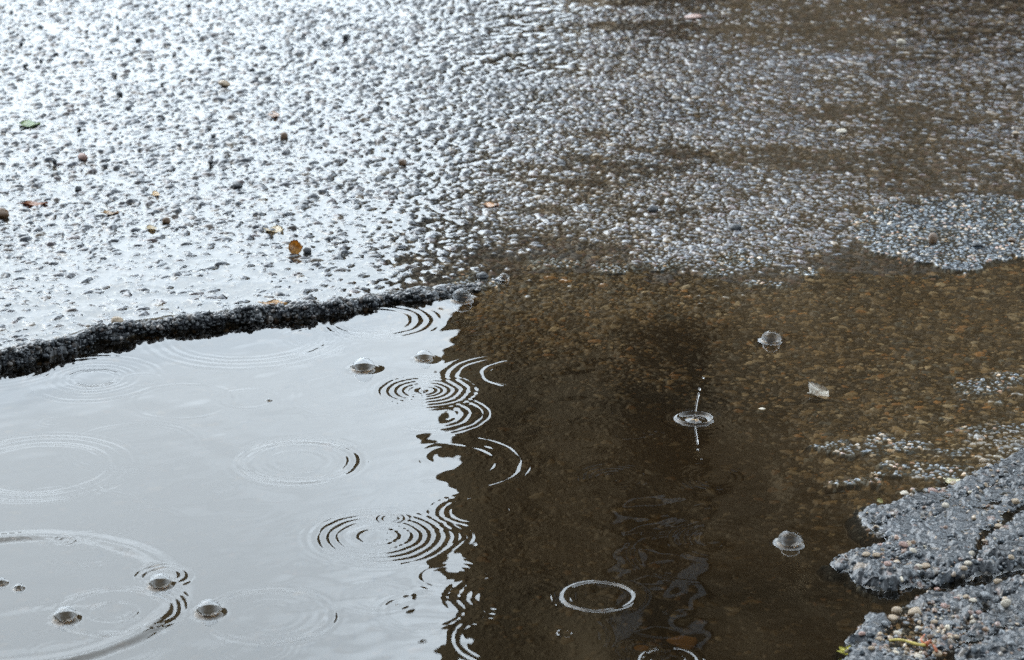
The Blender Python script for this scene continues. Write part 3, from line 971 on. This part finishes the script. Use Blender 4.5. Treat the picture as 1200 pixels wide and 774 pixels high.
leaf(1031, 590, 9, 8, ((0.20, 0.17, 0.04), (0.32, 0.28, 0.08)), "small olive leaf at the shore of the far asphalt slab", 0.3, 0.8, 0.6)
leaf(1118, 566, 22, 8, ((0.45, 0.4, 0.24), (0.55, 0.5, 0.35)), "cream yellow leaf strip on the far asphalt slab by the shallows", 0.2, -0.6)

# twig, with its broken orange tip
x, y, z = place(1042, 759)
x2, y2, z2 = place(1084, 760)
zt = max(z, z2) + 0.0035
n_ = 16
pth = [Vector((x + (x2 - x) * t, y + (y2 - y) * t + 0.0012 * math.sin(t * 5), zt + 0.0010 * math.sin(t * 4 + 1))) for t in [q / (n_ - 1) for q in range(n_)]]


def rod_bm(pth, r0, r1, n=8):
    bm = bmesh.new()
    rows = []
    for k_, p in enumerate(pth):
        r = r0 + (r1 - r0) * k_ / (len(pth) - 1)
        d = (pth[min(k_ + 1, len(pth) - 1)] - pth[max(k_ - 1, 0)]).normalized()
        a = d.orthogonal().normalized(); b = d.cross(a)
        rows.append([bm.verts.new(p + r * (a * math.cos(q) + b * math.sin(q))) for q in [2 * math.pi * w / n for w in range(n)]])
    for k_ in range(len(rows) - 1):
        for q in range(n):
            bm.faces.new((rows[k_][q], rows[k_][(q + 1) % n], rows[k_ + 1][(q + 1) % n], rows[k_ + 1][q]))
    bm.faces.new(rows[0][::-1]); bm.faces.new(rows[-1])
    return bm


tw = empty("twig", pth[0])
rel = [p - pth[0] for p in pth]
bm_obj("stalk", rod_bm(rel, 0.0007, 0.0010), simple("stalk_yellow", (0.36, 0.28, 0.07), 0.4, 0.5, 0.3, 300), tw)
mo = simple("twig_orange", (0.26, 0.07, 0.02), 0.35, 0.5, 0.4, 300)
e = rel[-1]
bm_obj("broken_tip", rod_bm([e + Vector((0.0, 0.0, 0.0003)), e + Vector((0.003, 0.002, 0.0012)), e + Vector((0.0045, -0.003, 0.0006)), e + Vector((0.0052, -0.008, -0.0005))], 0.0016, 0.0008), mo, tw)
bm_obj("side_shoot", rod_bm([e + Vector((-0.001, 0, 0)), e + Vector((-0.002, 0.004, 0.0016)), e + Vector((0.0005, 0.0075, 0.0030))], 0.0009, 0.0004), mo, tw)
tag(tw, "yellow stalk with an orange broken tip lying on the gravel of the asphalt", "twig")

# small yellow flower head at the bottom
x, y, z = place(993, 769)
fl = empty("flower", (x, y, z + 0.0022))
my = simple("petal_yellow", (0.40, 0.36, 0.05), 0.45, 0.5, 0.25, 300)
for q in range(6):
    a = q * math.pi / 3 + 0.2
    bm = bmesh.new()
    g = []
    for i in range(7):
        t = i / 6
        wv = 0.0022 * math.sin(math.pi * (0.1 + 0.88 * t) ** 0.9)
        g.append([bm.verts.new((0.0012 + 0.0052 * t, s_ * wv, 0.0014 * t * t + 0.0005 * s_ * s_)) for s_ in (-1, -.5, 0, .5, 1)])
    for i in range(6):
        for j in range(4):
            bm.faces.new((g[i][j], g[i + 1][j], g[i + 1][j + 1], g[i][j + 1]))
    bmesh.ops.solidify(bm, geom=bm.faces[:], thickness=0.0003)
    bmesh.ops.rotate(bm, verts=bm.verts[:], cent=(0, 0, 0), matrix=Matrix.Rotation(a, 3, "Z"))
    bm_obj("petal", bm, my, fl)
bm = bmesh.new()
bmesh.ops.create_uvsphere(bm, u_segments=14, v_segments=8, radius=0.0018)
bm_obj("flower_centre", bm, simple("flower_dark", (0.05, 0.035, 0.01), 0.6), fl)
tag(fl, "small yellow flower head on the asphalt at the bottom shore", "flower")

# ------------------------------------------------------------------ crushed stone showing in the broken faces, and loose gravel
bm = bmesh.new()
bmesh.ops.create_icosphere(bm, subdivisions=3, radius=1.0)
ICO = np.array([v.co[:] for v in bm.verts])
ICF = np.array([[v.index for v in f.verts] for f in bm.faces], np.int32)
bm.free()


def rubble(name, cells, rmin, rmax, palette, wts, sink, mat=None, ground=None, kind="structure", flat=0.8):
    n = len(cells[0])
    V, T_, U_ = [], [], []
    for q in range(n):
        j, i = cells[0][q], cells[1][q]
        pn = rng.normal(size=(11, 3)); pn /= np.linalg.norm(pn, axis=1)[:, None]
        off = rng.uniform(0.55, 0.92, 11)
        d = ICO @ pn.T
        rad = np.minimum(np.min(np.where(d > 0.05, off / np.maximum(d, 0.05), 9), axis=1), 1.0)
        v = ICO * rad[:, None] * np.array((1, rng.uniform(.65, 1), rng.uniform(.55, 1) * flat))
        a = rng.uniform(0, 6.28, 3)
        M = np.array(Matrix.Rotation(a[0], 3, "Z") @ Matrix.Rotation((a[1] - 3.1) * 0.25, 3, "X") @ Matrix.Rotation((a[2] - 3.1) * 0.2, 3, "Y"))
        rr = rmin + (rmax - rmin) * rng.random() ** 1.8
        v = v @ M.T * rr
        z0 = B[j, i] if ground is None else ground[j, i]
        v += np.array((X[j, i] + rng.normal() * 0.0006, Yf[j, i] + rng.normal() * 0.0006, z0 + sink * rr))
        V.append(v)
        c = palette[rng.choice(len(palette), p=wts / wts.sum())] * rng.uniform(.7, 1.35)
        T_.append(np.repeat(c[None], len(v), 0))
        U_.append((v[:, 2] < WAT[j, i] - 0.0003) * 1.0)
    V = np.concatenate(V); T_ = np.concatenate(T_); U_ = np.concatenate(U_)
    Fc = (ICF[None] + (np.arange(n) * len(ICO))[:, None, None]).reshape(-1, 3)
    me = bpy.data.meshes.new(name)
    me.vertices.add(len(V)); me.vertices.foreach_set("co", V.astype(np.float32).ravel())
    me.loops.add(Fc.size); me.loops.foreach_set("vertex_index", Fc.astype(np.int32).ravel())
    me.polygons.add(len(Fc)); me.polygons.foreach_set("loop_start", np.arange(0, Fc.size, 3, dtype=np.int32))
    t_ = me.attributes.new("tint", "FLOAT_VECTOR", "POINT"); t_.data.foreach_set("vector", T_.astype(np.float32).ravel())
    gl_ = me.attributes.new("gloss", "FLOAT", "POINT"); gl_.data.foreach_set("value", np.full(len(V), 0.8, np.float32))
    u_ = me.attributes.new("under", "FLOAT", "POINT"); u_.data.foreach_set("value", U_.astype(np.float32).ravel())
    me.update(calc_edges=True)
    return tag(link(name, me, M_ground), kind=kind)


def pick(mask, n):
    jj_, ii_ = np.nonzero(mask)
    sel = rng.choice(len(jj_), min(n, len(jj_)), replace=False)
    return jj_[sel], ii_[sel]


PAL_LIP = np.array([(.007, .008, .009), (.012, .013, .015), (.022, .024, .028), (.030, .022, .018), (.05, .04, .033)])
W_LIP = np.array([.36, .32, .18, .08, .06])
inview = np.abs(X) < 0.24 * (Y * cp + CAM_H * sp)
o = rubble("road_edge", pick((face > 0.10) & (S > -0.007) & (S < 0.013) & (X < 0.03) & inview & (B > -0.006), 3200), 0.0009, 0.0036, PAL_LIP, W_LIP, 0.05, flat=1.0)
o["label"] = "dark broken edge of the road standing over the puddle"
o = rubble("pavement_edge", pick((face > 0.12) & slab_on & inview & (B > -0.005), 1700), 0.0009, 0.0028, PAL_SLAB, W_SLAB, 0.0, flat=1.0)
o["label"] = "crumbling stony edge of the cracked asphalt"
PAL_GR = np.array([(.22, .16, .10), (.16, .10, .07), (.28, .24, .18), (.10, .10, .10), (.05, .055, .06), (.12, .07, .04), (.03, .033, .037)])
W_GR = np.array([.16, .14, .08, .18, .20, .10, .14])
gm = rng.random(X.shape) < (0.02 + 1.0 * (hollow > 0.002) + 0.35 * np.exp(-(crk / 0.002 - 1) ** 2) * (crk > 0.0008))
near_a = poly_sdf(W_([(1005, 652), (1040, 632), (1085, 640), (1090, 668), (1040, 676)]), X, Y) > 0
gm |= (rng.random(X.shape) < 0.2) & near_a
o = rubble("gravel", pick(gm & slab_on & inview, 900), 0.0007, 0.0026, PAL_GR, W_GR, 0.15, ground=G, kind="stuff", flat=0.8)
o["label"] = "fine tan and grey gravel strewn on the broken asphalt"

# ------------------------------------------------------------------ the house across the road, seen mirrored in the water
BY = 12.0
hs = empty("house", (3.2, BY, 0))
M_wall = simple("brown_render", (0.23, 0.172, 0.11), 0.85, 0.2, 0.35, 2.0)
M_dark = simple("black_timber", (0.010, 0.009, 0.008), 0.7, 0.3, 0.3, 3.0)
M_frame = simple("pale_frame", (0.26, 0.28, 0.30), 0.5, 0.4, 0.1, 3.0)
M_glass = simple("dark_pane", (0.008, 0.009, 0.010), 0.35, 0.3, 0.2, 3.0)
M_roof = simple("roof_tiles", (0.045, 0.030, 0.025), 0.8, 0.3, 0.4, 6.0)
X0, X1, ZT = -0.335, 9.0, 7.2


def part(name, dims, mat, parent=hs):
    bm = bmesh.new()
    x0, x1, y0, y1, z0, z1 = dims
    ox, oy = (3.2, BY)
    box(bm, x0 - ox, x1 - ox, y0 - oy, y1 - oy, z0, z1)
    return bm_obj(name, bm, mat, parent, smooth=False)


JZ, JX = 3.45, 0.42  # lower storey set back to shift the mirrored house edge sideways
part("wall", (X0 + 0.003, X1, BY, BY + 7, JZ, ZT), M_wall)
part("ground_floor", (JX, X1 - 0.003, BY + 0.003, BY + 6.9, -0.05, JZ + 0.002), M_wall)
bm = bmesh.new()
v1 = [[bm.verts.new((a - 3.2, b, c)) for a, c in ((JX + 0.002, JZ - 1.15), (JX + 0.002, JZ - 0.004), (X0 + 0.05, JZ - 0.004))] for b in (0.02, 0.22)]
bm.faces.new(v1[0][::-1]); bm.faces.new(v1[1])
for q in range(3):
    bm.faces.new((v1[0][q], v1[0][(q + 1) % 3], v1[1][(q + 1) % 3], v1[1][q]))
bmesh.ops.recalc_face_normals(bm, faces=bm.faces[:])
bm_obj("mirror_wedge", bm, M_dark, hs, False)  # wedge added under the overhang so the mirrored edge slants gradually
part("corner_post", (X0, X0 + 0.42, BY - 0.12, BY + 0.2, JZ - 0.05, ZT - 0.003), M_dark)
for wx0, wx1, wz0, wz1 in ((0.62, 0.86, 4.45, 5.05), (3.4, 4.6, 3.2, 4.8), (6.0, 7.2, 3.2, 4.8)):
    w = part("window", (wx0, wx1, BY - 0.03, BY + 0.10, wz0, wz1), M_glass)
    bm = bmesh.new()
    t = 0.07
    for d in ((wx0 - t, wx0 + .002, wz0 - t, wz1 + t), (wx1 - .002, wx1 + t, wz0 - t, wz1 + t), (wx0 + .002, wx1 - .002, wz0 - t, wz0 + .002), (wx0 + .002, wx1 - .002, wz1 - .002, wz1 + t)):
        box(bm, d[0] - 3.2, d[1] - 3.2, -0.06, 0.05, d[2], d[3])
    bm_obj("window_frame", bm, M_frame, w, False)
part("shutter_panel", (0.50, 0.98, BY - 0.02, BY + 0.08, 0.02, ZT - 0.2), M_dark)
dr = part("door", (1.9, 2.9, BY - 0.04, BY + 0.1, 0.02, 2.1), M_dark)
bm = bmesh.new()
ox = 3.2
prof = [(-0.5, ZT - 0.05), (3.5, ZT + 1.3), (7.5, ZT - 0.05), (7.5, ZT + 0.1), (3.5, ZT + 1.5), (-0.5, ZT + 0.1)]
vs = [[bm.verts.new((xx - ox, yy, zz)) for yy, zz in prof] for xx in (X0 - 0.02, X1 + 0.3)]
for q in range(6):
    bm.faces.new((vs[0][q], vs[0][(q + 1) % 6], vs[1][(q + 1) % 6], vs[1][q]))
bm.faces.new(vs[0][::-1]); bm.faces.new(vs[1])
bmesh.ops.recalc_face_normals(bm, faces=bm.faces[:])
bm_obj("roof", bm, M_roof, hs, False)
tag(hs, "dark brown house across the road, mirrored as the dark half of the puddle", "house")

# ------------------------------------------------------------------ light
SUN_EL, SUN_AZ = math.radians(48), math.radians(-40)            # high and to the front left, behind cloud
sd = Vector((math.sin(SUN_AZ) * math.cos(SUN_EL), math.cos(SUN_AZ) * math.cos(SUN_EL), math.sin(SUN_EL)))
sl = bpy.data.lights.new("sun", "SUN")
sl.energy = 0.5
sl.angle = math.radians(40)
sl.color = (1.0, 0.97, 0.93)
so = bpy.data.objects.new("sun", sl)
so.rotation_euler = sd.to_track_quat("Z", "Y").to_euler()
so.location = (-5, 8, 12)
C.objects.link(so)

w = bpy.data.worlds.new("World")
sc.world = w
w.use_nodes = True
N, L = w.node_tree.nodes, w.node_tree.links
N.clear()
wo = N.new("ShaderNodeOutputWorld")
bg = N.new("ShaderNodeBackground")
sky = N.new("ShaderNodeTexSky")
sky.sky_type = "NISHITA"
sky.sun_disc = False
sky.sun_elevation = SUN_EL
sky.sun_rotation = SUN_AZ
sky.air_density = 1.0
sky.dust_density = 4.0
sky.ozone_density = 1.5
hsv = N.new("ShaderNodeHueSaturation")
hsv.inputs["Saturation"].default_value = 0.42
L.new(sky.outputs[0], hsv.inputs["Color"])
tc = N.new("ShaderNodeTexCoord")
cl = N.new("ShaderNodeTexNoise"); cl.inputs["Scale"].default_value = 4.5; cl.inputs["Detail"].default_value = 4
mp_ = N.new("ShaderNodeMapping"); mp_.inputs["Scale"].default_value = (0.7, 0.7, 2.6)   # clouds lie in bands
L.new(tc.outputs["Generated"], mp_.inputs["Vector"]); L.new(mp_.outputs[0], cl.inputs["Vector"])
mr = N.new("ShaderNodeMapRange"); mr.inputs[1].default_value = 0.3; mr.inputs[2].default_value = 0.7
mr.inputs[3].default_value = 0.78; mr.inputs[4].default_value = 1.24
L.new(cl.outputs["Fac"], mr.inputs[0])
sx_ = N.new("ShaderNodeSeparateXYZ")
L.new(tc.outputs["Generated"], sx_.inputs[0])
oc = N.new("ShaderNodeValToRGB")                                # overcast: bright low down, greyer overhead
oc.color_ramp.elements[1].position = 0.88
for p_, v_ in ((0.0, 0.50), (0.88, 0.32), (0.19, 0.62), (0.26, 0.71), (0.34, 1.10), (0.42, 1.56), (0.52, 1.75), (0.68, 1.30)):
    e_ = oc.color_ramp.elements[0] if p_ == 0 else (oc.color_ramp.elements[-1] if p_ == 0.88 else oc.color_ramp.elements.new(p_))
    e_.color = (v_ * 0.94, v_ * 1.09, v_ * 1.22, 1)
L.new(sx_.outputs["Z"], oc.inputs[0])
ocs = N.new("ShaderNodeVectorMath"); ocs.operation = "SCALE"; ocs.inputs["Scale"].default_value = 1.45 / 0.12
L.new(oc.outputs[0], ocs.inputs[0])
mixs = N.new("ShaderNodeMix"); mixs.data_type = "RGBA"; mixs.inputs["Factor"].default_value = 0.86
L.new(hsv.outputs[0], mixs.inputs["A"]); L.new(ocs.outputs[0], mixs.inputs["B"])
mu = N.new("ShaderNodeVectorMath"); mu.operation = "SCALE"
bk = N.new("ShaderNodeMapRange"); bk.inputs[1].default_value = -0.75; bk.inputs[2].default_value = 0.45   # sky dimmed behind the camera so faces turned that way go dark
bk.inputs[3].default_value = 0.22; bk.inputs[4].default_value = 1.0
L.new(sx_.outputs["Y"], bk.inputs[0])
L.new(mixs.outputs["Result"], mu.inputs[0]); L.new(math_node(N, L, "MULTIPLY", mr.outputs[0], bk.outputs[0]), mu.inputs["Scale"])
L.new(mu.outputs[0], bg.inputs["Color"])
bg.inputs["Strength"].default_value = 0.12
L.new(bg.outputs[0], wo.inputs[0])

sc.view_settings.view_transform = "Standard"
sc.view_settings.look = "None"
sc.view_settings.gamma = 1
sc.view_settings.use_curve_mapping = False
sc.view_settings.exposure = 1.5
cy = sc.cycles
cy.use_denoising = False
cy.max_bounces = 8
cy.transparent_max_bounces = 12
cy.glossy_bounces = 4
cy.diffuse_bounces = 2
cy.caustics_reflective = False
cy.caustics_refractive = False
cy.sample_clamp_indirect = 4.0
